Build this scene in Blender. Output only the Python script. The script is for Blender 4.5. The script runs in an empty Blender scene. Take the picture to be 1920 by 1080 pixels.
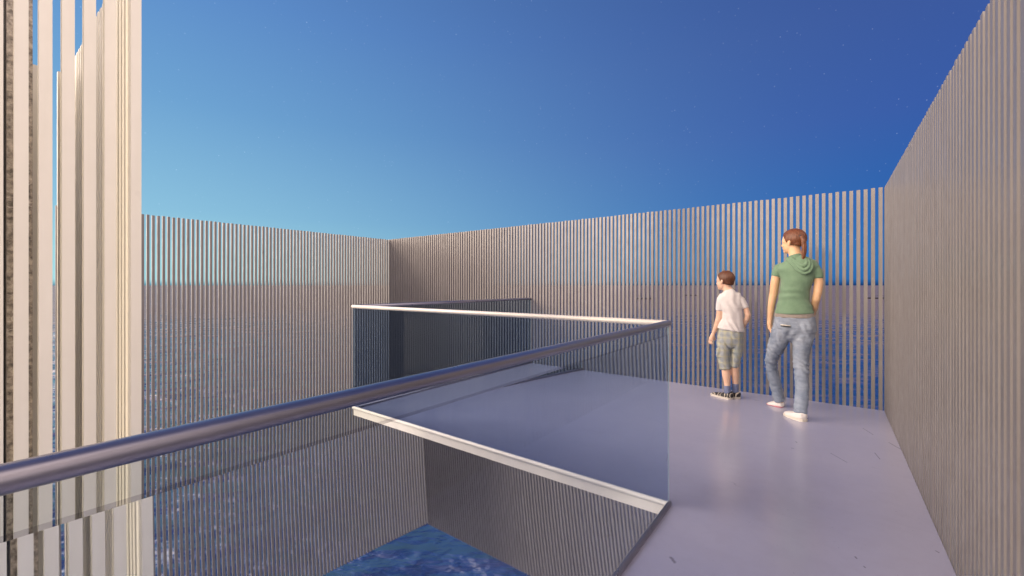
import bpy, bmesh, math, random
from mathutils import Vector, Matrix, noise
random.seed(7)
R = math.radians
scn = bpy.context.scene
COL = scn.collection

# ---------------------------------------------------------------- camera / world / sun
F = 788.0; CX = 960.0; HY = 535.0; EYE = 1.2
YAW = math.atan2(.603, .798)
FWD = Vector((-math.sin(YAW), math.cos(YAW), 0)); RGT = Vector((math.cos(YAW), math.sin(YAW), 0))
cam = bpy.data.cameras.new('camera'); co = bpy.data.objects.new('camera', cam); COL.objects.link(co)
co.location = (0, 0, EYE); co.rotation_euler = (math.pi/2, 0, YAW)
cam.lens = F/1920*36; cam.sensor_width = 36; cam.shift_y = -(540-HY)/1920; cam.clip_end = 60000; cam.clip_start = .02
scn.camera = co
scn.view_settings.view_transform = 'Standard'; scn.view_settings.look = 'None'
scn.cycles.caustics_refractive = True; scn.cycles.caustics_reflective = True; scn.cycles.transparent_max_bounces = 16; scn.cycles.max_bounces = 12; scn.cycles.transmission_bounces = 8
scn.view_settings.exposure = 0; scn.view_settings.gamma = 1

def lin(r, g, b):
    f = lambda c: (c/255/12.92) if c/255 <= .04045 else ((c/255+.055)/1.055)**2.4
    return (f(r), f(g), f(b), 1)

GL, GR, GB = 8.6, 3.3, .7
world = bpy.data.worlds.new('World'); scn.world = world; world.use_nodes = True
nt = world.node_tree; nt.nodes.clear()
class NB:
    def __init__(s, nt): s.nt = nt
    def n(s, t, **kw):
        nd = s.nt.nodes.new(t)
        for k, v in kw.items(): setattr(nd, k, v)
        return nd
    def put(s, sock, v):
        if isinstance(v, bpy.types.NodeSocket): s.nt.links.new(v, sock)
        elif v is not None: sock.default_value = v
    def math(s, op, a, b=None, c=None, clamp=False):
        nd = s.n('ShaderNodeMath', operation=op, use_clamp=clamp)
        for i, v in enumerate((a, b, c)):
            if v is not None: s.put(nd.inputs[i], v)
        return nd.outputs[0]
    def vmath(s, op, a, b=None, out=0):
        nd = s.n('ShaderNodeVectorMath', operation=op)
        s.put(nd.inputs[0], a)
        if b is not None: s.put(nd.inputs[1], b)
        return nd.outputs[out]
    def ramp(s, f, stops, interp='LINEAR'):
        nd = s.n('ShaderNodeValToRGB'); nd.color_ramp.interpolation = interp
        cr = nd.color_ramp
        while len(cr.elements) < len(stops): cr.elements.new(.5)
        for e, (p, c) in zip(cr.elements, stops): e.position = p; e.color = c
        s.put(nd.inputs[0], f); return nd.outputs[0]
    def mix(s, f, a, b, mode='MIX'):
        nd = s.n('ShaderNodeMix', data_type='RGBA', blend_type=mode)
        s.put(nd.inputs['Factor'], f)
        s.put(nd.inputs[6], a); s.put(nd.inputs[7], b); return nd.outputs[2]
    def mapr(s, v, a, b, c, d, smooth=False):
        nd = s.n('ShaderNodeMapRange'); nd.interpolation_type = 'SMOOTHSTEP' if smooth else 'LINEAR'
        for i, x in enumerate((v, a, b, c, d)): s.put(nd.inputs[i], x)
        return nd.outputs[0]
    def noise(s, vec, scale, detail=3, rough=.5, out=0):
        nd = s.n('ShaderNodeTexNoise'); s.put(nd.inputs['Vector'], vec)
        nd.inputs['Scale'].default_value = scale; nd.inputs['Detail'].default_value = detail
        nd.inputs['Roughness'].default_value = rough; return nd.outputs[out]
    def mapping(s, vec, scale=(1,1,1), rot=(0,0,0), loc=(0,0,0)):
        nd = s.n('ShaderNodeMapping'); s.put(nd.inputs[0], vec)
        nd.inputs['Scale'].default_value = scale; nd.inputs['Rotation'].default_value = rot; nd.inputs['Location'].default_value = loc
        return nd.outputs[0]
W = NB(nt)
tc = W.n('ShaderNodeTexCoord'); D = tc.outputs['Generated']
sep = W.n('ShaderNodeSeparateXYZ'); W.put(sep.inputs[0], D); dz = sep.outputs[2]
flat = W.vmath('NORMALIZE', W.vmath('MULTIPLY', D, (1, 1, 0)))
az = W.vmath('DOT_PRODUCT', flat, (-.992, -.123, 0), out=1)
azf = W.mapr(az, -.35, 1.0, 0, 1)
skyL = W.ramp(dz, [(0, lin(96,150,172)), (.010, lin(172,226,232)), (.06, lin(164,218,228)), (.14, lin(144,198,225)), (.33, lin(114,168,214)), (.5, lin(97,146,206)), (.9, lin(58,88,152))])
skyR = W.ramp(dz, [(0, lin(14,50,104)), (.012, lin(24,98,170)), (.05, lin(32,108,180)), (.17, lin(44,98,174)), (.3, lin(57,92,167)), (.45, lin(60,89,158)), (.9, lin(48,68,126))])
base = W.mix(W.math('POWER', azf, 1.7), skyR, skyL)
# warm fill light added to the unseen sky behind the camera: a broad band with brighter flanks to the left and right
def lobe(d, lo, power, gain):
    w = W.vmath('DOT_PRODUCT', D, tuple(Vector(d).normalized()), out=1)
    return W.math('MULTIPLY', W.math('POWER', W.mapr(w, lo, 1, 0, 1), power), gain)
gsum = W.math('ADD', W.math('ADD', lobe((-.70, -.69, .30), .70, 1.0, GL), lobe((.90, -.36, .50), .60, 1.0, GR)), lobe((.1, -1, .15), 0, 1.2, GB))
gl = W.n('ShaderNodeVectorMath', operation='SCALE'); gl.inputs[0].default_value = (1.0, .79, .61); W.put(gl.inputs['Scale'], gsum)
vor = W.n('ShaderNodeTexVoronoi'); W.put(vor.inputs['Vector'], D); vor.inputs['Scale'].default_value = 105
star = W.math('MULTIPLY', W.mapr(vor.outputs['Distance'], .05, .11, 1, 0), W.mapr(W.noise(D, 60, 1), .45, .8, 0, .30))
sc = W.n('ShaderNodeVectorMath', operation='SCALE'); sc.inputs[0].default_value = (.9, .95, 1); W.put(sc.inputs['Scale'], star)
tot = W.vmath('ADD', W.vmath('ADD', base, gl.outputs[0]), sc.outputs[0])
bg = W.n('ShaderNodeBackground'); W.put(bg.inputs[0], tot); bg.inputs[1].default_value = 1.0
wo = W.n('ShaderNodeOutputWorld'); nt.links.new(bg.outputs[0], wo.inputs[0])

sun = bpy.data.lights.new('sun', 'SUN'); so = bpy.data.objects.new('sun', sun); COL.objects.link(so)
sun.energy = 1.3; sun.color = (1.0, .83, .64); sun.angle = R(7)
SEL = R(13); sd = Vector((.30*math.cos(SEL), math.cos(SEL), -math.sin(SEL)))   # direction of travel
so.rotation_euler = sd.to_track_quat('-Z', 'Y').to_euler(); so.location = (1, -8, 5)

# ---------------------------------------------------------------- helpers
def tag(o, label=None, cat=None, group=None, kind=None):
    if label: o['label'] = label
    if cat: o['category'] = cat
    if group: o['group'] = group
    if kind: o['kind'] = kind
    return o
def link(name, me, mats, parent=None):
    o = bpy.data.objects.new(name, me); COL.objects.link(o)
    for m in (mats if isinstance(mats, (list, tuple)) else [mats]):
        if m: me.materials.append(m)
    if parent: o.parent = parent
    return o
def bm_obj(name, bm, mats, parent=None, smooth=False):
    me = bpy.data.meshes.new(name); bmesh.ops.recalc_face_normals(bm, faces=bm.faces); bm.to_mesh(me); bm.free()
    if smooth:
        for p in me.polygons: p.use_smooth = True
    return link(name, me, mats, parent)
def box(bm, x0, x1, y0, y1, z0, z1, mi=0):
    v = [bm.verts.new((x, y, z)) for x in (x0, x1) for y in (y0, y1) for z in (z0, z1)]
    fs = []
    for q in ((0,1,3,2), (4,6,7,5), (0,4,5,1), (2,3,7,6), (0,2,6,4), (1,5,7,3)):
        f = bm.faces.new([v[i] for i in q]); f.material_index = mi; fs.append(f)
    return fs
def mat(name, rough=.5, metal=0, spec=.5):
    m = bpy.data.materials.new(name); m.use_nodes = True
    N = NB(m.node_tree); p = m.node_tree.nodes['Principled BSDF']
    p.inputs['Roughness'].default_value = rough; p.inputs['Metallic'].default_value = metal
    p.inputs['Specular IOR Level'].default_value = spec
    t = N.n('ShaderNodeTexCoord')
    return m, N, p, t.outputs['Object']
def bump(N, p, h, strength=.3, dist=.01):
    b = N.n('ShaderNodeBump'); b.inputs['Strength'].default_value = strength; b.inputs['Distance'].default_value = dist
    N.put(b.inputs['Height'], h); N.put(p.inputs['Normal'], b.outputs[0])

# ---------------------------------------------------------------- materials
def slat_material(name, c1, c2, rough, wear=1):
    m, N, p, V = mat(name, rough, 0, .5)
    n1 = N.noise(N.mapping(V, (18, 18, 1.2)), 1.5, 5, .6)
    n2 = N.noise(V, 9, 4, .65)
    spots = N.mapr(N.noise(N.mapping(V, (1, 1, .6)), 14, 3, .5), .71, .76, 0, .35*wear)
    c = N.mix(N.mapr(n1, .3, .7, 0, 1), c1, c2)
    c = N.mix(N.mapr(n2, .35, .8, 0, .22*wear), c, (.10, .08, .07, 1))
    c = N.mix(spots, c, (.07, .055, .05, 1))
    N.put(p.inputs['Base Color'], c)
    N.put(p.inputs['Roughness'], N.mapr(n2, .2, .8, rough-.08, rough+.12))
    bump(N, p, n1, .12*wear, .001)
    return m
M_slat = slat_material('weathered_taupe_slat', (.180, .166, .164, 1), (.218, .202, .198, 1), .36)
M_tower = slat_material('pale_cream_slat', (.84, .80, .68, 1), (.88, .84, .73, 1), .5, .15)

m, N, p, V = mat('polished_concrete', .3, 0, .75); M_floor = m
n1 = N.noise(V, 1.3, 4, .55); n2 = N.noise(V, 11, 5, .6); n3 = N.noise(V, 70, 3, .6)
c = N.mix(N.mapr(n1, .3, .7, 0, 1), (.36, .355, .46, 1), (.40, .39, .49, 1))
c = N.mix(N.mapr(n2, .45, .8, 0, .12), c, (.25, .235, .25, 1))
c = N.mix(N.mapr(n3, .68, .76, 0, .45), c, (.16, .14, .15, 1))
# scattered short scratches: thin lines of a stretched noise, broken up by a second one
def scr(rot, sc, seed):
    q = N.mapping(V, sc, (0, 0, rot), (seed, seed*.7, 0))
    a = N.math('ABSOLUTE', N.math('SUBTRACT', N.noise(q, 1, 1, .4), .5))
    line = N.mapr(a, 0, .004, 1, 0)
    brk = N.mapr(N.noise(N.mapping(V, (1,1,1), (0,0,0), (seed*3, 2, 1)), 4.5, 1), .67, .71, 0, 1)
    return N.math('MULTIPLY', line, brk)
def seg(a, b, w):
    a = Vector(a); b = Vector(b); ab = b-a
    pa = N.vmath('SUBTRACT', V, tuple(a)); t = N.math('DIVIDE', N.vmath('DOT_PRODUCT', pa, tuple(ab), out=1), ab.dot(ab), clamp=True)
    sc_ = N.n('ShaderNodeVectorMath', operation='SCALE'); sc_.inputs[0].default_value = tuple(ab); N.put(sc_.inputs['Scale'], t)
    d = N.vmath('LENGTH', N.vmath('SUBTRACT', pa, sc_.outputs[0]), out=1)
    return N.mapr(N.math('ADD', d, N.math('MULTIPLY', N.math('SUBTRACT', n3, .5), w*1.6)), w*.4, w, 1, 0)
def pg(px, py):
    dep = F*EYE/(py-HY); q = FWD*dep+RGT*((px-CX)/F*dep); return (q.x, q.y, 0)
marks = None
for (xa, ya, xb, yb, w) in ((1618,803,1637,815,.004), (1667,830,1690,843,.005), (1558,850,1588,867,.004), (1640,849,1650,861,.004), (1197,838,1199,852,.004), (1259,1046,1265,1054,.010), (1755,1033,1760,1036,.005), (1604,1044,1606,1047,.005), (1492,828,1494,830,.006), (1484,840,1488,841,.006), (1620,1062,1622,1064,.005)):
    q = seg(pg(xa, ya), pg(xb, yb), w); marks = q if marks is None else N.math('MAXIMUM', marks, q)
c = N.mix(N.math('MULTIPLY', marks, .6), c, (.085, .075, .09, 1))
s = N.math('MAXIMUM', scr(R(28), (1.2, 9, 1), 3.1), scr(R(-35), (1.1, 8, 1), 8.4))
c = N.mix(N.math('MULTIPLY', s, .25), c, (.10, .08, .09, 1))
N.put(p.inputs['Base Color'], c)
N.put(p.inputs['Roughness'], N.mapr(n2, .2, .8, .15, .27))
bump(N, p, N.math('ADD', n2, N.math('MULTIPLY', n3, .3)), .08, .004)

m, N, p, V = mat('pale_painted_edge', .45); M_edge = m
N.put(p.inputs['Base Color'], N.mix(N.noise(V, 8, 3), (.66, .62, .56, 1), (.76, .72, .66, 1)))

m, N, p, V = mat('rail_metal_shaded', .27, .92); M_rail_shaded = m  # rail metal with its shaded look put into a darker base colour
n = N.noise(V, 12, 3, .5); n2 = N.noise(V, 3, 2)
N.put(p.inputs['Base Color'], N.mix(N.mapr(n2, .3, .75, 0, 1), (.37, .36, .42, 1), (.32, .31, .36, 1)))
N.put(p.inputs['Roughness'], N.mapr(n, .3, .7, .27, .36)); bump(N, p, n, .04, .001)

m, N, p, V = mat('rough_dark_stone', .38, .25, .7); M_stone = m
n = N.noise(V, 45, 6, .7); n2 = N.noise(V, 5, 4, .6)
vn = N.n('ShaderNodeTexVoronoi', feature='DISTANCE_TO_EDGE'); N.put(vn.inputs['Vector'], N.vmath('ADD', V, N.noise(V, 6, 3, out=1) )); vn.inputs['Scale'].default_value = 2.2
vein = N.mapr(vn.outputs['Distance'], 0, .02, 1, 0)
c = N.mix(N.mapr(n, .35, .7, 0, 1), (.10, .085, .07, 1), (.62, .55, .46, 1))
c = N.mix(N.math('MULTIPLY', vein, N.mapr(n2, .5, .6, 0, .8)), c, (.75, .68, .6, 1))
N.put(p.inputs['Base Color'], c); bump(N, p, n, .9, .01)

m, N, p, V = mat('rail_metal_lit', .45, .25); M_rail_lit = m  # same rail metal, its lit look put into a paler base colour
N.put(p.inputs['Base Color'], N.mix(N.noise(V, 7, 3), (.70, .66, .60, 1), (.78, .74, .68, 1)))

def glass_material(name, tint, refr=None, fio=1.4):
    m = bpy.data.materials.new(name); m.use_nodes = True; nt = m.node_tree; nt.nodes.clear(); N = NB(nt)
    out = N.n('ShaderNodeOutputMaterial')
    if refr:
        g = N.n('ShaderNodeBsdfRefraction'); g.inputs['IOR'].default_value = refr; g.inputs['Roughness'].default_value = .07
        tcn = N.n('ShaderNodeTexCoord'); b = N.n('ShaderNodeBump'); b.inputs['Strength'].default_value = .08; b.inputs['Distance'].default_value = .004
        N.put(b.inputs['Height'], N.noise(tcn.outputs['Object'], 5, 2)); N.put(g.inputs['Normal'], b.outputs[0])
    else: g = N.n('ShaderNodeBsdfTransparent')
    g.inputs['Color'].default_value = tint
    gl = N.n('ShaderNodeBsdfGlossy'); gl.inputs['Roughness'].default_value = .02; gl.inputs['Color'].default_value = (.8, .9, 1, 1)
    fr = N.n('ShaderNodeFresnel'); fr.inputs[0].default_value = fio
    mx = N.n('ShaderNodeMixShader'); N.put(mx.inputs[0], fr.outputs[0]); nt.links.new(g.outputs[0], mx.inputs[1]); nt.links.new(gl.outputs[0], mx.inputs[2])
    nt.links.new(mx.outputs[0], out.inputs[0]); return m
M_glass_r = glass_material('smoked_blue_glass', (.80, .86, .95, 1), 1.10)
M_glass_s = glass_material('smoked_glass_top_strip', (.74, .80, .84, 1))
M_glass_band = glass_material('glass_dark_band', (.55, .58, .64, 1))  # darker tint painting in the rail's blurred reflection; the pane has no joint here
M_glass_t = glass_material('tinted_glass', (.36, .45, .56, 1), None, 1.06)
M_glass_l = glass_material('lightly_tinted_glass', (.66, .74, .86, 1), None, 1.15)
M_clear = bpy.data.materials.new('clear_inner_face'); M_clear.use_nodes = True
_n = M_clear.node_tree; _n.nodes.clear(); _t = _n.nodes.new('ShaderNodeBsdfTransparent'); _o = _n.nodes.new('ShaderNodeOutputMaterial'); _n.links.new(_t.outputs[0], _o.inputs[0])
m, N, p, V = mat('glass_edge', .15); M_gedge = m
N.put(p.inputs['Base Color'], N.mix(N.noise(V, 20, 2), (.20, .26, .30, 1), (.28, .34, .38, 1)))

# sea
m, N, p, V = mat('sea_water', .16, 0, .5); M_sea = m
geo = N.n('ShaderNodeNewGeometry'); P = geo.outputs['Position']
Pr = N.mapping(P, (1, 1, 1), (0, 0, -YAW-.1))
w1 = N.noise(N.mapping(Pr, (.36, .62, 1)), 1.0, 4, .5)
w2 = N.noise(N.mapping(Pr, (.5, 1.4, 1), loc=(9, 3, 1)), 4.0, 4, .6)
w3 = N.noise(N.mapping(Pr, (.06, .22, 1)), 1.0, 3, .55)
h = N.math('ADD', N.math('ADD', N.math('MULTIPLY', w1, 1.0), N.math('MULTIPLY', w2, .09)), N.math('MULTIPLY', w3, 2.0))
bump(N, p, h, 1.0, 1.6)
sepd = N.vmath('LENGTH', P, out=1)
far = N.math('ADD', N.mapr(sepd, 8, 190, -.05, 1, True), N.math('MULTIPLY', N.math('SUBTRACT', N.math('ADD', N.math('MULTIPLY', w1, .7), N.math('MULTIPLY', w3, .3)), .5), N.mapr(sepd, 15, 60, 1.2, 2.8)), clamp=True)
reflect_tan = N.mix(N.noise(N.mapping(Pr, (.01, .05, 1)), 1, 4), (.13, .10, .10, 1), (.175, .14, .13, 1))  # wave reflections painted as tan streaks in the base colour, stronger with distance
N.put(p.inputs['Base Color'], N.mix(far, (.008, .032, .14, 1), reflect_tan))
N.put(p.inputs['Roughness'], N.mapr(far, 0, 1, .14, .4))
N.put(p.inputs['Specular IOR Level'], N.mapr(far, 0, 1, .5, .3))

# ---------------------------------------------------------------- setting
UB = 5.36; VL = -7.24; VR = .42; VN = -.70; VP = -3.69; UE = 2.33; TOP = EYE+.94; BOT = -3.3; PITCH = .055; SW = .029; SD = .03
SEA = -6.8
bm = bmesh.new()
rings = [0, 15, 40, 100, 300, 1000, 4000, 40000]; prev = None
ctr = bm.verts.new((0, 0, SEA)); NS = 48
for r in rings[1:]:
    cur = [bm.verts.new((r*math.cos(2*math.pi*i/NS), r*math.sin(2*math.pi*i/NS), SEA)) for i in range(NS)]
    for i in range(NS):
        j = (i+1) % NS
        if prev: bm.faces.new((prev[i], cur[i], cur[j], prev[j]))
        else: bm.faces.new((ctr, cur[i], cur[j]))
    prev = cur
tag(bm_obj('sea', bm, M_sea), kind='structure')

# deck: an L of concrete, six centimetres thick, with a pale painted edge round the opening
bm = bmesh.new()
pts = [(VN, -3.0), (VR-.002, -3.0), (VR-.002, UB-.002), (VP, UB-.002), (VP, UE), (VN, UE)]
top = [bm.verts.new((x, y, 0)) for x, y in pts]; bot = [bm.verts.new((x, y, -.06)) for x, y in pts]
bm.faces.new(top); bm.faces.new(bot[::-1])
for i in range(6):
    j = (i+1) % 6; f = bm.faces.new((top[i], bot[i], bot[j], top[j]))
    if i in (3, 4, 5): f.material_index = 1
tag(bm_obj('deck', bm, [M_floor, M_edge]), kind='structure')

def slat_wall(name, axis, fixed0, fixed1, a0, a1, z0, z1, m, label, cat, parent=None, sw=SW, pitch=PITCH):
    bm = bmesh.new(); a = a0
    while a < a1:
        dz0 = random.uniform(-.003, .003)
        j = random.uniform(-.0006, .0006)
        if axis == 'y': box(bm, fixed0+j, fixed1+j, a, a+sw, z0, z1+dz0)
        else: box(bm, a, a+sw, fixed0+j, fixed1+j, z0, z1+dz0)
        a += pitch
    o = bm_obj(name, bm, m, parent)
    if label: tag(o, label, cat)
    return o
slat_wall('slatted_wall', 'y', VR, VR+SD, 5.36-PITCH*127+.012, 5.372, -.07, TOP, M_slat, 'tall taupe slatted wall running close along the right edge of the walkway', 'slatted wall')
slat_wall('slatted_wall', 'x', UB, UB+SD, VR-PITCH*139+.012, VR-.005, BOT, TOP, M_slat, 'long taupe slatted wall across the far end behind the boy and the woman', 'slatted wall')
slat_wall('slatted_wall', 'y', VL-SD, VL, UB-PITCH*118+.02, UB+SD-.003, BOT, TOP, M_slat, 'taupe slatted wall on the far left beyond the open void, meeting the rear wall', 'slatted wall')

# cream slatted tower and the dark core inside it
TT = EYE+1.267; TB = BOT
tw = bpy.data.objects.new('slatted_tower', None); COL.objects.link(tw); tw.location = (-2.9, -.2, TB)
tag(tw, 'pale cream slatted tower rising out of the void at the left of the near handrail', 'slatted tower')
def tower_face(*a, **k):
    o = slat_wall(*a, **k); o.parent = tw; o.matrix_parent_inverse = Matrix.Translation(-tw.location); return o
tower_face('slat_screen', 'y', -2.16, -2.13, .2224-.0538*19, .35, TB, TT, M_tower, None, None, sw=.0315, pitch=.0538)
tower_face('slat_screen', 'x', .398, .428, -3.67, -2.125, TB, TT, M_tower, None, None, sw=.0315)
tower_face('slat_screen', 'y', -3.67, -3.64, .253-PITCH*19, .40, TB, TT, M_tower, None, None, sw=.0315)
bm = bmesh.new(); box(bm, -2.16, -2.13, .398, .428, TB, TT)
o = bm_obj('corner_post', bm, M_tower, tw); o.matrix_parent_inverse = Matrix.Translation(-tw.location)
bm = bmesh.new(); box(bm, -3.35, -2.75, .128, .2005, TB, TT+1.2)
bmesh.ops.bevel(bm, geom=bm.edges[:], offset=.006, segments=2)
tag(bm_obj('stone_column', bm, M_stone), 'rough dark veined stone column standing inside the cream slatted tower', 'column')

m, N, p, V = mat('void_black', .25); M_void = m  # near-black colour standing in for the darkness of the void
N.put(p.inputs['Base Color'], N.mix(N.noise(V, 6, 3), (.006, .006, .008, 1), (.014, .013, .015, 1)))
bm = bmesh.new(); box(bm, -3.2, -2.80, -.75, .1265, TB, TT+1.0)
bmesh.ops.bevel(bm, geom=bm.edges[:], offset=.004, segments=2)
tag(bm_obj('void_dark_panel', bm, M_void), 'tall black panel standing in for the dark void behind the pale slats, left of the stone column', 'panel')

# ---------------------------------------------------------------- glass railing
rail = bpy.data.objects.new('glass_railing', None); COL.objects.link(rail); rail.location = (VN, UE, 0)
tag(rail, 'smoked glass railing with round steel handrail around the void beside the walkway', 'railing')
def tube(bm, a, b, r, seg=24, cap=True):
    a = Vector(a); b = Vector(b); t = (b-a).normalized()
    w = t.cross(Vector((0, 0, 1))).normalized(); d = w.cross(t)
    cs = []
    for q, rr in ((a, r*.86), (a+t*.003, r), (b-t*.003, r), (b, r*.86)):
        cs.append([bm.verts.new(q+(w*math.cos(2*math.pi*i/seg)+d*math.sin(2*math.pi*i/seg))*rr) for i in range(seg)])
    for k in range(3):
        for i in range(seg):
            j = (i+1) % seg; bm.faces.new((cs[k][i], cs[k][j], cs[k+1][j], cs[k+1][i]))
    if cap: bm.faces.new(cs[0][::-1]); bm.faces.new(cs[-1])
def railpart(name, bm, mats, smooth=True):
    o = bm_obj(name, bm, mats, rail, False); o.matrix_parent_inverse = Matrix.Translation(-rail.location)
    if smooth:
        for pl in o.data.polygons: pl.use_smooth = len(pl.vertices) < 5
    return o
RH = EYE-.206; RR = .0165
def rail_run(p0, p1, axis):
    bm = bmesh.new(); tube(bm, (*p0, RH), (*p1, RH), RR); railpart('handrail', bm, M_rail_lit if axis == 'x' else M_rail_shaded)  # cross rail takes the lit tone, the long rails the shaded tone
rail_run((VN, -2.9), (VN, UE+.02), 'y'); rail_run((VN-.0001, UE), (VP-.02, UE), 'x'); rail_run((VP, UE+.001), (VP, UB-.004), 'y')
for a, b in (((VN+.0, -2.9), (VN, UE+.02)), ((VN, UE), (VP-.005, UE)), ((VP, UE), (VP, UB-.004))):
    bm = bmesh.new(); tube(bm, (*a, .014), (*b, .014), .0155); railpart('base_rail', bm, M_edge if a[1] == b[1] else M_rail_shaded)
# near pane: 10 mm thick; outer (void side) face clear, walkway face refracting
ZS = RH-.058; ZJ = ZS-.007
def pane_y(x, y0, y1, th, mats_inner, z0=.028):
    bm = bmesh.new()
    xs = (x-th/2, x+th/2)
    def quad(pts, mi): f = bm.faces.new([bm.verts.new(q) for q in pts]); f.material_index = mi
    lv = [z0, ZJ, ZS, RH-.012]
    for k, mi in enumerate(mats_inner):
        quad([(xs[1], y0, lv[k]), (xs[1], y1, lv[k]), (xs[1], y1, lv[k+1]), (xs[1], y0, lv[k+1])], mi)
    quad([(xs[0], y1, z0), (xs[0], y0, z0), (xs[0], y0, lv[3]), (xs[0], y1, lv[3])], 1)
    quad([(xs[0], y1, z0), (xs[1], y1, z0), (xs[1], y1, lv[3]), (xs[0], y1, lv[3])], 2)
    quad([(xs[1], y0, z0), (xs[0], y0, z0), (xs[0], y0, lv[3]), (xs[1], y0, lv[3])], 2)
    me = bpy.data.meshes.new('glass_pane'); bm.to_mesh(me); bm.free()
    o = link('glass_pane', me, [M_glass_r, M_clear, M_gedge, M_glass_s, M_glass_band, M_glass_t], rail); o.matrix_parent_inverse = Matrix.Translation(-rail.location)
    return o
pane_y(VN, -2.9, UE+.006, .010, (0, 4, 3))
pane_y(VP, UE+.008, UB-.01, .010, (5, 5, 5))
bm = bmesh.new()
x0, x1, z0, z1 = VP-.005, VN-.006, .028, RH-.012
for pts, mi in ((((x0, UE-.005, z0), (x1, UE-.005, z0), (x1, UE-.005, z1), (x0, UE-.005, z1)), 0), (((x1, UE+.005, z0), (x0, UE+.005, z0), (x0, UE+.005, z1), (x1, UE+.005, z1)), 1),
                (((x0, UE+.005, z0), (x0, UE-.005, z0), (x0, UE-.005, z1), (x0, UE+.005, z1)), 2)):
    f = bm.faces.new([bm.verts.new(q) for q in pts]); f.material_index = mi
me = bpy.data.meshes.new('glass_pane'); bm.to_mesh(me); bm.free()
o = link('glass_pane', me, [M_glass_l, M_clear, M_gedge], rail); o.matrix_parent_inverse = Matrix.Translation(-rail.location)

# ---------------------------------------------------------------- boats far out
m, N, p, V = mat('dark_boat_paint', .6); M_boat = m
N.put(p.inputs['Base Color'], N.mix(N.noise(V, 2, 3), (.008, .008, .014, 1), (.02, .018, .028, 1)))
def px_ground(px, py, z):
    dep = F*(EYE-z)/(py-HY); return FWD*dep+RGT*((px-CX)/F*dep)+Vector((0, 0, z))
def boat(px, py, L, label, canopy=True):
    c = px_ground(px, py, SEA); b = bpy.data.objects.new('boat', None); COL.objects.link(b); b.location = c; b.rotation_euler = (0, 0, YAW+random.uniform(-.1, .1))
    tag(b, label, 'boat', 'low dark boats far out on the sea')
    bm = bmesh.new(); n = 14; rows = []
    for i in range(n+1):
        t = i/n; x = (t-.5)*L; wdt = L*.13*math.sin(math.pi*min(1, .12+t*.95))**.6 if t < 1 else .02
        sheer = .62+.5*(2*t-1)**2*.35
        rows.append([bm.verts.new((x, -wdt, sheer)), bm.verts.new((x, -wdt*.75, -.15)), bm.verts.new((x, wdt*.75, -.15)), bm.verts.new((x, wdt, sheer))])
    for i in range(n):
        for k in range(4):
            bm.faces.new((rows[i][k], rows[i][(k+1) % 4], rows[i+1][(k+1) % 4], rows[i+1][k]))
    bm.faces.new(rows[0]); bm.faces.new(rows[-1][::-1]); bm_obj('hull', bm, M_boat, b)
    if canopy:
        bm = bmesh.new(); box(bm, -L*.25, L*.3, -L*.08, L*.08, 1.75, 1.83)
        for sx in (-.22, .27):
            for sy in (-.07, .07): box(bm, L*sx-.04, L*sx+.04, L*sy-.04, L*sy+.04, .4, 1.76)
        bm_obj('canopy', bm, M_boat, b)
boat(1209, 561, 10.5, 'leftmost low dark boat on the sea, seen above the railing corner')
boat(1297, 554.5, 9.5, 'low dark open boat nearest the horizon, seen through the slats left of the boy', False)
boat(1650, 560, 17, 'longest dark boat with a thin canopy, by the right wall corner')

# ---------------------------------------------------------------- people
class Fig:
    """Maps silhouette coordinates to a vertical plane through the figure's root, square to the line of sight."""
    def __init__(s, px, py):
        dep = F*EYE/(py-HY); s.x = (px-CX)/F*dep
        s.th = math.atan2(px-CX, F)
        g = FWD*dep+RGT*s.x; s.root = Vector((g.x, g.y, 0))
        s.D = g.normalized(); s.T = Vector((s.D.y, -s.D.x, 0)); s.r0 = g.length
        s.k = dep/F*math.cos(s.th); s.kz = dep/F
    def P(s, px, py, off=0):
        ph = math.atan2(px-CX, F)-s.th; r = s.r0+off; t = r*math.tan(ph)
        w = s.D*r+s.T*t; dep = w.dot(FWD)
        return Vector((w.x, w.y, EYE-(py-HY)/F*dep))-s.root
def loft(bm, fig, pts, seg=20, sq=2.0):
    """pts: (px, py, off, halfwidth_px, halfdepth_m)"""
    c = [fig.P(*q[:3]) for q in pts]; n = len(c); rings = []
    for i in range(n):
        t = (c[min(i+1, n-1)]-c[max(i-1, 0)]).normalized()
        w = t.cross(fig.D)
        w = fig.T.copy() if w.length < .15 else w.normalized()
        if w.dot(fig.T) < 0 and abs(t.z) > .3: w = -w
        if rings and w.dot(lw) < 0: w = -w
        lw = w; d = w.cross(t).normalized()
        hw = pts[i][3]*fig.k; hd = pts[i][4]; r = []
        for j in range(seg):
            a = 2*math.pi*j/seg; ca, sa = math.cos(a), math.sin(a)
            ex = 2/sq
            r.append(bm.verts.new(c[i]+w*hw*math.copysign(abs(ca)**ex, ca)+d*hd*math.copysign(abs(sa)**ex, sa)))
        rings.append(r)
    for i in range(n-1):
        for j in range(seg):
            k = (j+1) % seg; bm.faces.new((rings[i][j], rings[i][k], rings[i+1][k], rings[i+1][j]))
    for r, cc, s in ((rings[0], c[0]-(c[1]-c[0]).normalized()*pts[0][3]*fig.k*.5, 1), (rings[-1], c[-1]+(c[-1]-c[-2]).normalized()*pts[-1][3]*fig.k*.5, -1)):
        v = bm.verts.new(cc)
        for j in range(seg):
            k = (j+1) % seg; bm.faces.new((r[k], r[j], v) if s > 0 else (r[j], r[k], v))
def ell(bm, c, ax, seg=16):
    """ellipsoid, ax = three vectors"""
    m = bmesh.ops.create_uvsphere(bm, u_segments=seg*2, v_segments=seg, radius=1)
    for v in m['verts']: v.co = c+ax[0]*v.co.x+ax[1]*v.co.y+ax[2]*v.co.z
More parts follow.
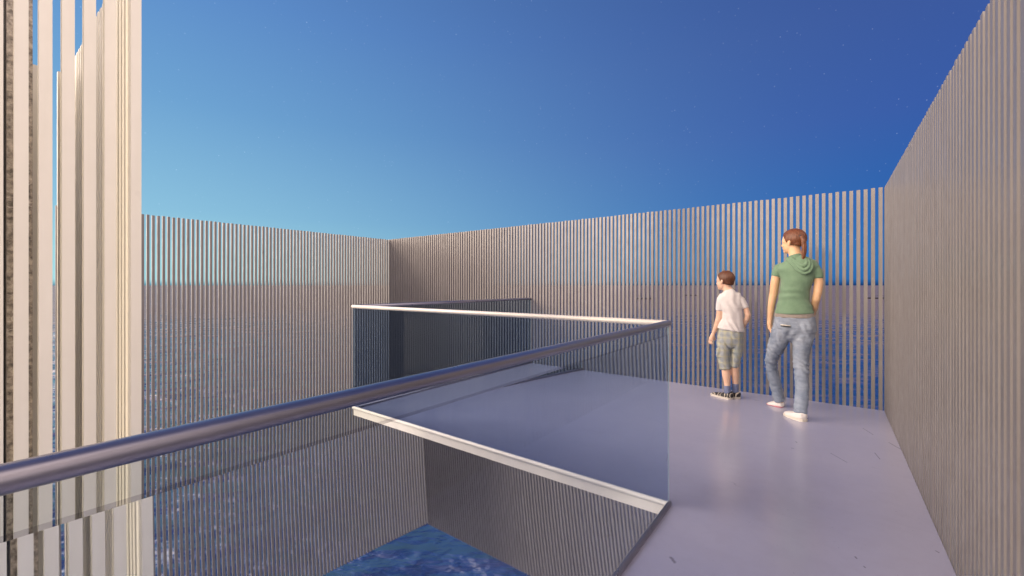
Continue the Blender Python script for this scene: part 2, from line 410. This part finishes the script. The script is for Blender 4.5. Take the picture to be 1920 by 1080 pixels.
def solid(name, bm, voxel, smooth, mats, parent, disp=None, cut=None, aniso=None):
    bmesh.ops.recalc_face_normals(bm, faces=bm.faces)
    me = bpy.data.meshes.new(name); bm.to_mesh(me); bm.free()
    o = bpy.data.objects.new(name, me); COL.objects.link(o)
    r = o.modifiers.new('r', 'REMESH'); r.mode = 'VOXEL'; r.voxel_size = voxel
    s = o.modifiers.new('s', 'SMOOTH'); s.factor = .5; s.iterations = smooth
    dg = bpy.context.evaluated_depsgraph_get(); dg.update()
    m2 = bpy.data.meshes.new_from_object(o.evaluated_get(dg)); bpy.data.objects.remove(o); bpy.data.meshes.remove(me)
    m2.name = name
    if cut:
        b = bmesh.new(); b.from_mesh(m2)
        bmesh.ops.delete(b, geom=[v for v in b.verts if cut(v.co)], context='VERTS'); b.to_mesh(m2); b.free()
    if disp:
        ns = [v.normal.copy() for v in m2.vertices]
        for v, nn in zip(m2.vertices, ns): v.co = v.co+nn*disp(v.co, nn)
    for pgn in m2.polygons: pgn.use_smooth = True
    o = link(name, m2, mats, parent); return o
def ss(a, b, x):
    t = max(0, min(1, (x-a)/(b-a))); return t*t*(3-2*t)
def cloth_mat(name, c1, c2, scale=300, rough=.85, bs=.3):
    m, N, p, V = mat(name, rough, 0, .25)
    n = N.noise(V, 16, 4, .6); w = N.noise(V, scale, 2, .6)
    N.put(p.inputs['Base Color'], N.mix(N.mapr(n, .3, .7, 0, 1), c1, c2)); bump(N, p, N.math('ADD', w, N.math('MULTIPLY', n, .6)), bs, .003)
    p.inputs['Sheen Weight'].default_value = .15
    return m
def skin_mat(name, c1, c2):
    m, N, p, V = mat(name, .5, 0, .35)
    N.put(p.inputs['Base Color'], N.mix(N.mapr(N.noise(V, 14, 3), .35, .7, 0, 1), c1, c2))
    p.inputs['Subsurface Weight'].default_value = .12; p.inputs['Subsurface Radius'].default_value = (.012, .005, .003); p.inputs['Subsurface Scale'].default_value = 1
    bump(N, p, N.noise(V, 260, 2), .12, .001); return m
def hair_mat(name, c1, c2):
    m, N, p, V = mat(name, .42, 0, .4)
    q = N.mapping(V, (60, 60, 7)); n = N.noise(q, 3, 3, .7)
    N.put(p.inputs['Base Color'], N.mix(N.mapr(n, .35, .7, 0, 1), c1, c2)); bump(N, p, n, .6, .004); return m
M_skinw = skin_mat('woman_skin', (.62, .38, .22, 1), (.68, .43, .26, 1))
M_skinb = skin_mat('boy_skin', (.66, .42, .30, 1), (.72, .49, .36, 1))
M_hairw = hair_mat('auburn_hair', (.075, .024, .009, 1), (.19, .062, .024, 1))
M_hairb = hair_mat('short_brown_hair', (.065, .023, .011, 1), (.15, .055, .025, 1))
M_green = cloth_mat('green_jersey', (.125, .205, .13, 1), (.155, .245, .16, 1))
M_whitet = cloth_mat('off_white_cotton', (.58, .55, .54, 1), (.66, .63, .62, 1))
M_band = cloth_mat('grey_waistband', (.22, .19, .17, 1), (.27, .235, .21, 1))
m, N, p, V = mat('faded_denim', .85, 0, .2); M_denim = m
n = N.noise(V, 7, 4, .6); n2 = N.noise(N.mapping(V, (1, 1, 3.2)), 22, 4, .65); n3 = N.noise(V, 420, 2)
c = N.mix(N.mapr(n, .35, .65, 0, 1), (.15, .185, .25, 1), (.27, .305, .365, 1)); c = N.mix(N.mapr(n2, .5, .72, 0, .28), c, (.34, .37, .43, 1))
N.put(p.inputs['Base Color'], c); bump(N, p, N.math('ADD', N.math('MULTIPLY', n2, 1.0), N.math('MULTIPLY', n3, .25)), .55, .006)
m, N, p, V = mat('plaid_cotton', .9, 0, .2); M_plaid = m
def stripes(axis, sc, ph, wd):
    q = N.n('ShaderNodeSeparateXYZ'); N.put(q.inputs[0], V)
    f = N.math('FRACT', N.math('ADD', N.math('MULTIPLY', q.outputs[axis], sc), ph)); return N.mapr(N.math('ABSOLUTE', N.math('SUBTRACT', f, .5)), wd, wd+.05, 1, 0)
c = N.mix(N.noise(V, 12, 3), (.33, .34, .30, 1), (.42, .43, .39, 1))
for ax, scv, ph, wd, colr, st in ((0, 16, .1, .17, (.27, .31, .37, 1), .45), (2, 15, .3, .14, (.27, .31, .36, 1), .45), (0, 16, .6, .06, (.47, .45, .27, 1), .45), (2, 15, .8, .06, (.47, .45, .27, 1), .45), (1, 16, .4, .08, (.16, .22, .22, 1), .4)):
    c = N.mix(N.math('MULTIPLY', stripes(ax, scv, ph, wd), st), c, colr)
N.put(p.inputs['Base Color'], c); bump(N, p, N.math('ADD', N.noise(N.mapping(V, (1, 1, 2)), 20, 4, .6), N.noise(V, 350, 2)), .4, .005)
m, N, p, V = mat('white_canvas_shoe', .6); M_shoe = m
N.put(p.inputs['Base Color'], N.mix(N.noise(V, 30, 3), (.66, .60, .57, 1), (.76, .71, .68, 1)))
m, N, p, V = mat('pale_rubber', .55); M_sole = m
N.put(p.inputs['Base Color'], N.mix(N.noise(V, 30, 3), (.62, .56, .48, 1), (.70, .65, .56, 1)))
m, N, p, V = mat('pink_rubber', .55); M_pink = m
N.put(p.inputs['Base Color'], N.mix(N.noise(V, 30, 3), (.5, .13, .17, 1), (.6, .18, .22, 1)))
m, N, p, V = mat('black_mesh_shoe', .6); M_black = m
N.put(p.inputs['Base Color'], N.mix(N.noise(V, 200, 2), (.012, .011, .012, 1), (.035, .032, .03, 1)))
m, N, p, V = mat('black_trainer_mesh', .55); M_trainer = m
wv = N.n('ShaderNodeTexWave'); N.put(wv.inputs['Vector'], V); wv.inputs['Scale'].default_value = 8; wv.inputs['Distortion'].default_value = 11; wv.inputs['Detail'].default_value = 1; wv.inputs['Detail Scale'].default_value = 1.2
N.put(p.inputs['Base Color'], N.mix(N.mapr(wv.outputs['Fac'], .80, .86, 0, 1), (.02, .018, .018, 1), (.50, .44, .36, 1)))
M_sock = cloth_mat('blue_grey_sock', (.12, .15, .27, 1), (.19, .22, .34, 1))
m, N, p, V = mat('eye_white', .2); M_eye = m; N.put(p.inputs['Base Color'], N.mix(N.noise(V, 50), (.7, .68, .66, 1), (.75, .74, .72, 1)))
m, N, p, V = mat('lip', .45); M_lip = m; N.put(p.inputs['Base Color'], N.mix(N.noise(V, 50), (.45, .16, .13, 1), (.5, .2, .16, 1)))

def head(bm, fig, px, py, yaw, s, hpy):
    """skull, jaw, nose, ears; yaw = angle from straight-away towards image left; s = head height/0.235"""
    Fd = fig.D*math.cos(yaw)-fig.T*math.sin(yaw); Sd = Vector((Fd.y, -Fd.x, 0)); Z = Vector((0, 0, 1)); c = fig.P(px, py)
    g = lambda f, r, z: c+(Fd*f+Sd*r+Z*z)*s
    ell(bm, g(-.008, 0, .030), (Fd*.096*s, Sd*.074*s, Z*.088*s))
    ell(bm, g(.030, 0, -.035), (Fd*.058*s, Sd*.056*s, Z*.072*s))
    ell(bm, g(.058, 0, -.082), (Fd*.026*s, Sd*.028*s, Z*.022*s))
    ell(bm, g(.045, 0, .010), (Fd*.046*s, Sd*.060*s, Z*.055*s))
    ell(bm, g(.088, 0, -.022), (Fd*.018*s+Z*-.004, Sd*.012*s, Z*.016*s)); ell(bm, g(.084, 0, -.004), (Fd*.012*s, Sd*.008*s, Z*.022*s))
    ell(bm, g(.082, 0, -.055), (Fd*.010*s, Sd*.022*s, Z*.010*s))
    for q in (-1, 1):
        ell(bm, g(.055, q*.036, -.028), (Fd*.028*s, Sd*.020*s, Z*.024*s))
        ell(bm, g(-.004, q*.077, -.012), (Fd*.014*s+Sd*q*.004, Sd*.006*s, Z*.027*s)); ell(bm, g(-.012, q*.080, -.004), (Fd*.009*s, Sd*.007*s, Z*.018*s))
    return g, Fd, Sd, c
def face_parts(parent, g, Fd, Sd, s):
    Z = Vector((0, 0, 1))
    for q in (-1, 1):
        bm = bmesh.new(); ell(bm, g(.070, q*.031, .006), (Fd*.011*s, Sd*.014*s, Z*.008*s), 8); bm_obj('eye', bm, M_eye, parent, True)
        bm = bmesh.new(); ell(bm, g(.0792, q*.031, .006), (Fd*.003*s, Sd*.005*s, Z*.005*s), 6); bm_obj('iris', bm, M_black, parent, True)
    bm = bmesh.new(); ell(bm, g(.085, 0, -.052), (Fd*.005*s, Sd*.020*s, Z*.0035*s), 8); ell(bm, g(.084, 0, -.059), (Fd*.006*s, Sd*.017*s, Z*.0045*s), 8); bm_obj('lips', bm, M_lip, parent, True)
def hair_cap(name, fig, c, Fd, Sd, s, m, parent, thick, low, front, extra=None, rough=.002):
    bm = bmesh.new(); Z = Vector((0, 0, 1))
    ell(bm, c+(Fd*-.010+Z*.030)*s, (Fd*(.100+thick)*s, Sd*(.078+thick)*s, Z*(.092+thick)*s), 28)
    ell(bm, c+(Fd*-.045+Z*-.015)*s, (Fd*(.050+thick)*s, Sd*(.062+thick)*s, Z*(.062+thick*.5)*s), 20)
    if extra: extra(bm)
    def dsp(co, n):
        r = (co-c)/s; f, z = r.dot(Fd), r.z; sd = abs(r.dot(Sd))
        # hairline: forward of the temple below the brow, and below the nape, sinks under the skin
        line = front+(.05*ss(.0, .10, z))
        a = ss(line-.012, line+.012, f)*(1-ss(.068, .088, z)) if z < .088 else 0
        a = max(a, 1-ss(low-.018, low+.016, z-max(0, f+.01)*.95+max(0, -f-.03)*.25))
        return -.028*s*a+rough*noise.noise(Vector((co.x*60, co.y*60, co.z*9)))
    return solid(name, bm, .006, 2, m, parent, dsp)
def fingers(bm, fig, spec):
    for pts in spec: loft(bm, fig, pts, seg=10)

# ======== woman
W1 = Fig(1484, 775)
wb = bmesh.new()
gW, FdW, SdW, cW = head(wb, W1, 1487, 454, R(62), 1.0, 0)
loft(wb, W1, [(1488, 462, 0, 12.5, .052), (1490, 472, -.005, 12, .051), (1492, 482, -.01, 13, .055), (1493, 492, -.01, 20, .06)])
loft(wb, W1, [(1493, 491, 0, 17, .055), (1494, 503, 0, 34, .08), (1493.5, 520, 0, 28, .10), (1489.5, 545, 0, 23.5, .10), (1488, 570, 0, 27, .10), (1489, 595, 0, 33, .10), (1489, 615, 0, 38, .115)])
# left arm (image left), relaxed by the thigh
loft(wb, W1, [(1463, 503, .0, 6.5, .042), (1456, 512, 0, 9, .045), (1453, 530, 0, 9.2, .042), (1450.5, 550, .005, 8.6, .039), (1448, 562, .01, 7.9, .037), (1445.5, 580, .02, 6.8, .031), (1444, 594, .03, 5.4, .023), (1443.5, 602, .033, 5.2, .024)])
loft(wb, W1, [(1443.5, 599, .033, 5, .024), (1443, 607, .036, 5.2, .036), (1443.8, 615, .038, 4.7, .038), (1445, 618, .038, 3.8, .034)])
fingers(wb, W1, [[(1444+dx, 615, .038+o, 2.2, .0085), (1445.2+dx, 621, .040+o, 2.0, .008), (1447.4+dx, 626, .040+o, 1.9, .0075), (1449.6+dx*1.1, 629.5+l, .037+o, 1.6, .006)] for dx, o, l in ((.4, -.030, -1.5), (.2, -.010, .8), (-.2, .010, 1.2), (-.6, .030, -.5))])
fingers(wb, W1, [[(1441.5, 604, .055, 2.4, .009), (1441.3, 611, .070, 2.2, .009), (1443, 617, .076, 2.0, .008), (1445, 620.5, .076, 1.6, .0065)]])
# right arm, forearm going forward to the front pocket
loft(wb, W1, [(1525, 504, 0, 6.5, .042), (1534, 514, 0, 8, .044), (1535, 530, -.01, 8.8, .042), (1533, 548, -.02, 8.2, .040), (1530.5, 560, -.01, 7.8, .038), (1527, 575, .05, 7, .033), (1523, 590, .11, 5.6, .024), (1521, 598, .14, 5.2, .026)])
loft(wb, W1, [(1521, 597, .14, 5, .024), (1518, 606, .16, 6.5, .018), (1515, 613, .17, 6.5, .016)])
fingers(wb, W1, [[(1510+4*i, 612, .17+.004*i, 2.2, .008), (1508+4*i, 620+i, .175, 2.0, .0075), (1507+4*i, 626+i, .17, 1.7, .0065)] for i in range(4)])
fingers(wb, W1, [[(1512, 603, .165, 2.4, .009), (1507, 608, .175, 2.1, .008), (1504, 613, .175, 1.7, .007)]])
# legs
LL = [(1469, 612, 0, 20, .10), (1463, 635, .02, 17, .088), (1455, 655, .05, 14, .075), (1446, 678, .12, 10.5, .058), (1449, 698, .14, 10, .054), (1454, 718, .16, 9.5, .052), (1459, 738, .185, 7, .038), (1463, 752, .195, 6, .034), (1463, 758, .20, 6, .036)]
RL = [(1507, 612, 0, 20, .10), (1507, 635, -.01, 18, .09), (1502, 660, -.03, 14, .075), (1502, 690, -.06, 11, .06), (1503, 710, -.09, 11, .056), (1504, 730, -.12, 10, .052), (1502, 755, -.16, 7, .038), (1501, 771, -.185, 6, .034), (1502, 779, -.195, 6, .036)]
loft(wb, W1, LL); loft(wb, W1, RL)
loft(wb, W1, [(1466, 758, .19, 5, .034), (1456, 760, .215, 4, .036), (1444, 761, .25, 3, .03)]); loft(wb, W1, [(1505, 780, -.21, 5, .034), (1492, 778, -.165, 4, .036), (1478, 775, -.09, 3, .03)])
woman = solid('person', wb, .0055, 3, M_skinw, None)
woman.location = W1.root
tag(woman, 'woman in green hooded t-shirt and faded jeans, auburn ponytail, standing beside the boy', 'person')
face_parts(woman, gW, FdW, SdW, 1.0)
hair_cap('hair', W1, cW, FdW, SdW, 1.0, M_hairw, woman, .005, -.040, .036)
bm = bmesh.new()
loft(bm, W1, [(1498, 444, -.070, 4, .014), (1503, 444, -.082, 4.5, .017), (1506.5, 451, -.088, 5, .020), (1508, 462, -.092, 5.2, .021), (1507.5, 474, -.10, 4.6, .018), (1506.3, 483, -.108, 3.2, .012), (1505.6, 487.5, -.11, 1.6, .006)])
solid('ponytail', bm, .004, 2, M_hairw, woman, lambda co, n: .0035*noise.noise(Vector((co.x*110, co.y*110, co.z*5))))
bm = bmesh.new(); loft(bm, W1, [(1500, 443.5, -.072, 5, .019), (1502.2, 444, -.078, 5, .019)]); solid('hair_tie', bm, .003, 1, M_black, woman)
# jeans
bm = bmesh.new()
loft(bm, W1, [(1489, 592, 0, 37, .115), (1489.5, 602, 0, 39.5, .126), (1489.5, 613, -.005, 41.2, .130), (1489, 623, -.003, 39.5, .118), (1488, 632, 0, 31, .095)], sq=2.3)
for cxp, dx in ((1472, 0), (1507, 0)): ell(bm, W1.P(cxp, 613, -.068), (W1.T*.078, W1.D*.066, Vector((0, 0, .095))))
loft(bm, W1, [(1468, 618, 0, 21.5, .12), (1463, 630, .015, 20.5, .11), (1457.5, 645, .035, 18.5, .10), (1451, 660, .07, 15.5, .088), (1445.5, 677, .12, 12.8, .075), (1446.5, 688, .13, 12.2, .07), (1449, 700, .14, 12.4, .066), (1453, 718, .16, 12.4, .062), (1458, 735, .18, 12, .058), (1461.3, 750.5, .195, 11.6, .056)])
loft(bm, W1, [(1508, 618, 0, 21, .12), (1506.5, 632, -.01, 20.5, .11), (1503.5, 650, -.02, 17.5, .095), (1501.5, 668, -.035, 15.5, .082), (1501.5, 688, -.06, 14.2, .072), (1502.8, 702, -.08, 13.8, .068), (1504, 730, -.12, 13, .062), (1502, 755, -.16, 12.6, .058), (1500, 775, -.19, 12.4, .058)])
zk = W1.P(1502, 690).z; zh = W1.P(1502, 765).z; zs = W1.P(1490, 625).z
def jean_d(co, n):
    z = co.z; x = co.dot(W1.T); nn = noise.noise(Vector((co.x*7, co.y*7, co.z*9)))
    kw = math.exp(-((z-zk)/.085)**2); hw = math.exp(-((z-zh-.02)/.075)**2); sw = math.exp(-((z-zs)/.07)**2)
    f = math.sin(z*130+x*38+nn*7)
    g = math.sin(z*95-x*60+nn*5)
    fine = noise.noise(Vector((co.x*16+40, co.y*16, co.z*42)))
    dg_ = math.sin((z*.8+x*1.1)*70+nn*6)*ss(.1, .5, noise.noise(Vector((co.x*5, co.y*5, co.z*4+3)))+.3)
    return .0030*dg_+.0038*f*kw*(1+nn)+.0028*math.sin(z*150+x*20+nn*8)*hw+.0022*g*sw+.0035*fine+.005*nn
solid('jeans', bm, .0055, 2, M_denim, woman, jean_d)
# back pocket with a welt, seam down the seat
def patch(name, fig, quads, offs, m, parent, th=.004):
    bm = bmesh.new()
    ring = [fig.P(x, y, o) for (x, y), o in zip(quads, offs)]
    vs = [bm.verts.new(q) for q in ring]; ws = [bm.verts.new(q-fig.D*th) for q in ring]; n = len(vs)
    bm.faces.new(vs); bm.faces.new(ws[::-1])
    for i in range(n): bm.faces.new((vs[i], ws[i], ws[(i+1) % n], vs[(i+1) % n]))
    return bm_obj(name, bm, m, parent)
pb = bmesh.new(); loft(pb, W1, [(1463.5, 608.8, -.128, .8, .006), (1471, 609.6, -.134, .9, .006), (1482, 611, -.132, .8, .006)], sq=4); bm_obj('pocket_welt', pb, M_sole, woman, True)
pb = bmesh.new(); loft(pb, W1, [(1464, 611, -.128, .8, .006), (1471, 611.8, -.135, .8, .006), (1482, 613.2, -.132, .8, .006)], sq=4); bm_obj('pocket_slit', pb, M_black, woman, True)
# waistband showing under the shirt hem
bm = bmesh.new(); loft(bm, W1, [(1489, 584, 0, 36.5, .118), (1489, 594.5, 0, 37.8, .124)], sq=2.3); solid('waistband', bm, .005, 1, M_band, woman, lambda co, n: .001*noise.noise(co*30))
# shirt
bm = bmesh.new()
loft(bm, W1, [(1491, 482.5, -.01, 14, .062), (1492, 487, -.01, 24, .078), (1493.5, 493, -.008, 36, .092), (1494, 501, -.005, 41.5, .107), (1495, 512, 0, 36.5, .118), (1493.5, 527, 0, 30.5, .123), (1489.8, 545, 0, 27.5, .118), (1488.2, 560, 0, 29.2, .116), (1488.5, 574, 0, 33.6, .122), (1489, 587, 0, 37.6, .130)], sq=2.15, seg=32)
loft(bm, W1, [(1470, 499, 0, 9, .06), (1460, 503, 0, 10.8, .06), (1457, 511, 0, 10.8, .057), (1456, 517.5, 0, 10.6, .055)])
loft(bm, W1, [(1519, 499, 0, 9, .06), (1528, 503, 0, 10.6, .06), (1533.5, 512, -.003, 9.6, .057), (1534.6, 521, -.005, 9.2, .055)])
zc = W1.P(1490, 545).z
def shirt_d(co, n):
    nn = noise.noise(Vector((co.x*6, co.y*6, co.z*7))); x = co.dot(W1.T)
    return .0030*math.sin(co.z*60+x*22+nn*5)*math.exp(-((co.z-zc+.05)/.16)**2)+.0025*nn
solid('t_shirt', bm, .006, 3, M_green, woman, shirt_d)
# hood hanging in folds behind the neck
bm = bmesh.new()
def fold(pts, r0, fl):
    loft(bm, W1, [(x, y, o, r0*a, fl) for x, y, o, a in pts], seg=12)
def spline(ctrl, n=22):
    out = []
    for i in range(n+1):
        t = i/n*(len(ctrl)-1); k = min(int(t), len(ctrl)-2); f = t-k
        p0, p1, p2, p3 = ctrl[max(k-1, 0)], ctrl[k], ctrl[k+1], ctrl[min(k+2, len(ctrl)-1)]
        out.append(tuple(.5*((2*b)+(c-a)*f+(2*a-5*b+4*c-d)*f*f+(3*b-a-3*c+d)*f**3) for a, b, c, d in zip(p0, p1, p2, p3)))
    return out
fold(spline([(1474, 484, -.055, .8), (1484, 495, -.095, 1), (1497, 507, -.122, 1.15), (1508, 512.5, -.130, 1.25), (1518, 509, -.122, 1.15), (1523, 499, -.105, 1), (1521, 489, -.075, .8)]), 2.6, .015)
fold(spline([(1478, 483, -.062, .8), (1488, 493, -.100, 1), (1499, 502, -.128, 1.2), (1508, 506, -.138, 1.3), (1515, 502, -.128, 1.1), (1518, 493, -.105, 1), (1515, 485, -.075, .8)]), 2.8, .017)
fold(spline([(1483, 482, -.066, .8), (1492, 490, -.098, 1), (1501, 496, -.126, 1.2), (1508, 498, -.132, 1.2), (1512, 494, -.118, 1.1), (1511, 486, -.085, 1)]), 3.2, .018)
loft(bm, W1, [(1498, 484, -.065, 14, .022), (1501, 490, -.092, 14, .03), (1505, 499, -.108, 12, .025), (1507, 506, -.112, 8, .02)])
loft(bm, W1, [(1489, 479, -.012, 13, .062), (1491, 484, -.014, 15.5, .070), (1492, 489, -.016, 19, .075)])
solid('hood', bm, .0045, 1, M_green, woman)
# shoes
def shoe(name, fig, pts, sole, ms, mso, parent, hs=.02, pr=.003):
    bm = bmesh.new(); loft(bm, fig, pts, seg=18, sq=2.4); o = solid(name, bm, .004, 2, ms, parent)
    # flatten underside onto its sole height
    zmin = sole
    for v in o.data.vertices: v.co.z = max(v.co.z, zmin+.006)
    c = [v.co for v in o.data.vertices if v.co.z < zmin+.028]
    # sole: hull of the footprint, slightly proud
    cx_ = sum(c, Vector())/len(c); ang = {}
    for q in c:
        d = q-cx_; a = int((math.atan2(d.y, d.x)+math.pi)/(2*math.pi)*36) % 36
        r = math.hypot(d.x, d.y); ang[a] = max(ang.get(a, 0), r)
    bm = bmesh.new(); lo = []; hi = []
    for a in range(36):
        r = ang.get(a, ang.get((a+1) % 36, ang.get((a-1) % 36, .04)))+pr; t = (a+.5)/36*2*math.pi-math.pi
        lo.append(bm.verts.new((cx_.x+math.cos(t)*r*.97, cx_.y+math.sin(t)*r*.97, zmin))); hi.append(bm.verts.new((cx_.x+math.cos(t)*r, cx_.y+math.sin(t)*r, zmin+hs)))
    bm.faces.new(lo[::-1]); bm.faces.new(hi)
    for i in range(36): bm.faces.new((lo[i], lo[(i+1) % 36], hi[(i+1) % 36], hi[i]))
    bm_obj('sole', bm, mso, o, False)
    return o
shoe('shoe', W1, [(1467, 757, .19, 8.4, .038), (1461, 757, .20, 8.4, .042), (1453, 757.6, .22, 7.2, .045), (1445, 758, .24, 5.8, .043), (1440, 758.5, .255, 4.6, .030)], 0.0, M_shoe, M_pink, woman, .008, -.004)
shoe('shoe', W1, [(1508, 779.5, -.225, 8.5, .038), (1501, 778.5, -.2, 8.5, .042), (1492, 777.5, -.165, 7, .046), (1483, 775.5, -.12, 5.5, .047), (1476, 773.5, -.08, 3.8, .036)], 0.0, M_shoe, M_sole, woman)

# ======== boy
B1 = Fig(1364, 745)
bb = bmesh.new(); hs = .93
gB, FdB, SdB, cB = head(bb, B1, 1359.5, 527, R(58), hs, 0)
loft(bb, B1, [(1362, 533, -.005, 8.5, .044), (1364.5, 541, -.012, 8, .042), (1367, 549, -.015, 11, .05)])
loft(bb, B1, [(1368, 550, 0, 15, .05), (1369, 562, 0, 20, .07), (1370, 580, 0, 17, .08), (1371, 600, 0, 17.5, .08), (1370, 618, 0, 20, .085), (1369, 630, 0, 21, .09)])
loft(bb, B1, [(1354, 560, 0, 4.8, .03), (1351, 570, 0, 6.0, .033), (1350, 583, .0, 6.8, .033), (1349, 594, .003, 6.8, .031), (1346, 604, .01, 6.2, .028), (1342, 615, .02, 5.0, .023), (1338.5, 623, .028, 4.0, .018), (1337, 627, .03, 3.9, .019)])
loft(bb, B1, [(1337.5, 625, .03, 3.8, .018), (1335.5, 631, .032, 4.8, .026), (1333.5, 636, .034, 4.8, .028), (1332.5, 638, .034, 3.8, .024)])
fingers(bb, B1, [[(1333.5+dx, 636, .034+o, 1.9, .0072), (1332+dx, 640, .036+o, 1.7, .0068), (1332.8+dx, 643.5, .036+o, 1.5, .0062), (1334.4+dx, 645.5+l, .034+o, 1.2, .005)] for dx, o, l in ((2.4, -.022, -1.2), (.8, -.007, .2), (-1.0, .008, .2), (-2.6, .022, -1.0))])
fingers(bb, B1, [[(1339, 629, .042, 2.0, .0075), (1340.5, 634, .05, 1.8, .007), (1340.5, 638.5, .055, 1.4, .0055)]])
loft(bb, B1, [(1388, 561, 0, 4.6, .030), (1395.5, 570, -.005, 4.9, .030), (1399.3, 581, -.012, 5.2, .031), (1402.5, 591, -.02, 5.5, .031), (1400.5, 598, -.01, 5.4, .029), (1396.5, 606, .02, 4.8, .025), (1391.5, 615, .07, 4, .019), (1390, 619, .09, 3.8, .018)])
loft(bb, B1, [(1390, 618, .09, 3.8, .017), (1388, 624, .11, 4.6, .016), (1386, 629, .115, 4.4, .016)])
fingers(bb, B1, [[(1383+2.6*i, 628, .115, 1.7, .0065), (1382+2.6*i, 633, .118, 1.6, .006), (1382.6+2.4*i, 637, .115, 1.2, .005)] for i in range(4)])
fingers(bb, B1, [[(1384, 622, .115, 1.8, .007), (1380.5, 626, .12, 1.5, .006), (1379, 629, .12, 1.2, .005)]])
BL = [(1360, 630, 0, 12, .075), (1358, 655, 0, 10.5, .065), (1359.5, 680, 0, 8.6, .052), (1361, 693, -.02, 8.4, .05), (1362, 704, -.03, 8.2, .048), (1363.3, 716, -.04, 6.4, .038), (1364, 728, -.05, 5.5, .033), (1364, 738, -.05, 5.5, .034)]
BR = [(1381, 630, 0, 12, .075), (1382, 655, .01, 9, .06), (1378.5, 680, .01, 7.6, .05), (1377.5, 693, .005, 7.4, .048), (1378.3, 703, .005, 7.4, .046), (1378.6, 714, .005, 6, .037), (1379, 725, .005, 5.2, .032), (1379, 734, .005, 5.2, .033)]
loft(bb, B1, BL); loft(bb, B1, BR)
loft(bb, B1, [(1368, 743, -.065, 4.5, .03), (1355, 742, -.02, 3.6, .032), (1340, 741, .04, 3, .026)]); loft(bb, B1, [(1381, 740, -.01, 4.5, .03), (1374, 738.5, .05, 3.6, .032), (1368, 737, .10, 3, .026)])
boy = solid('person', bb, .005, 3, M_skinb, None); boy.location = B1.root
tag(boy, 'small boy in white t-shirt, plaid knee shorts and black trainers, looking left', 'person')
face_parts(boy, gB, FdB, SdB, hs)
hair_cap('hair', B1, cB, FdB, SdB, hs, M_hairb, boy, .001, -.045, .030, rough=.001)
bm = bmesh.new()
loft(bm, B1, [(1369, 612, 0, 20.5, .09), (1369.5, 623, 0, 23.6, .106), (1369.5, 633, 0, 25.2, .112), (1369.5, 642, 0, 24, .103), (1370, 649, 0, 18, .08)], sq=2.3)
loft(bm, B1, [(1357.5, 638, 0, 14, .098), (1357, 652, -.005, 13.3, .09), (1357, 668, -.01, 12.2, .082), (1358.3, 680, -.015, 11.3, .075), (1360, 691.5, -.02, 10.6, .068)])
loft(bm, B1, [(1382.5, 638, .005, 12.5, .095), (1383, 652, .01, 11, .085), (1380, 668, .01, 10.2, .078), (1378.3, 680, .01, 9.2, .07), (1377.5, 687.5, .007, 8.8, .066)])
zb = B1.P(1360, 660).z
def short_d(co, n):
    nn = noise.noise(Vector((co.x*9, co.y*9, co.z*9))); x = co.dot(B1.T)
    return .004*math.sin(x*95+co.z*40+nn*6)*.7+.005*nn
solid('shorts', bm, .005, 2, M_plaid, boy, short_d)
bm = bmesh.new(); loft(bm, B1, [(1350, 653, -.055, 6.5, .026), (1350, 660, -.058, 7.5, .032), (1351, 669, -.056, 7.2, .030)], sq=4); solid('cargo_pocket', bm, .004, 1, M_plaid, boy, short_d)
bm = bmesh.new()
loft(bm, B1, [(1365.5, 543.5, -.012, 8.8, .047), (1366.5, 548, -.012, 13.5, .058), (1368, 553, -.008, 20.5, .07), (1369, 560, -.003, 22.8, .08), (1371, 572, 0, 21, .09), (1373, 585, 0, 19.2, .093), (1373.5, 598, 0, 19.8, .093), (1371.5, 608, 0, 23.2, .106), (1370, 618, 0, 25.6, .118)], sq=2.15, seg=28)
loft(bm, B1, [(1356, 553, 0, 7, .042), (1351.5, 561, 0, 8.3, .046), (1350.3, 572, 0, 8.3, .044), (1350.3, 581.5, 0, 8.2, .043)])
loft(bm, B1, [(1383, 556, 0, 6, .042), (1390, 563, -.003, 7.4, .045), (1395, 571, -.006, 7.0, .044), (1398, 577.5, -.01, 6.5, .041)])
def tee_d(co, n):
    x = co.dot(B1.T); nn = noise.noise(Vector((co.x*8, co.y*8, co.z*6)))
    return 1*(.0065*math.sin(x*62+co.z*34+nn*5)*ss(-.10, .06, x)*(1-ss(.09, .12, x)))+.003*nn
solid('t_shirt', bm, .005, 3, M_whitet, boy, tee_d)
for pts in ([(1363.2, 723.5, -.045, 6.8, .040), (1364, 731, -.05, 6.6, .038), (1364.3, 739, -.05, 6.6, .039)], [(1378.7, 719.5, .005, 6.5, .039), (1379, 727, .005, 6.2, .037), (1379, 735, .005, 6.2, .038)]):
    bm = bmesh.new(); loft(bm, B1, pts); solid('sock', bm, .004, 1, M_sock, boy, lambda co, n: .0012*math.sin(co.z*420))
for pts in ([(1371, 741.5, -.075, 6.6, .038), (1364, 741.3, -.055, 6.8, .042), (1354, 741.3, -.02, 5.5, .046), (1344, 740, .02, 5.0, .046), (1337, 739.6, .05, 4.2, .040)],
            [(1384, 740.5, -.02, 6, .038), (1379, 739, .01, 6.5, .041), (1374, 738, .05, 5.6, .043), (1369, 737, .09, 4.6, .042), (1365, 736.5, .12, 3.4, .034)]):
    sh = shoe('shoe', B1, pts, 0, M_trainer, M_sole, boy)
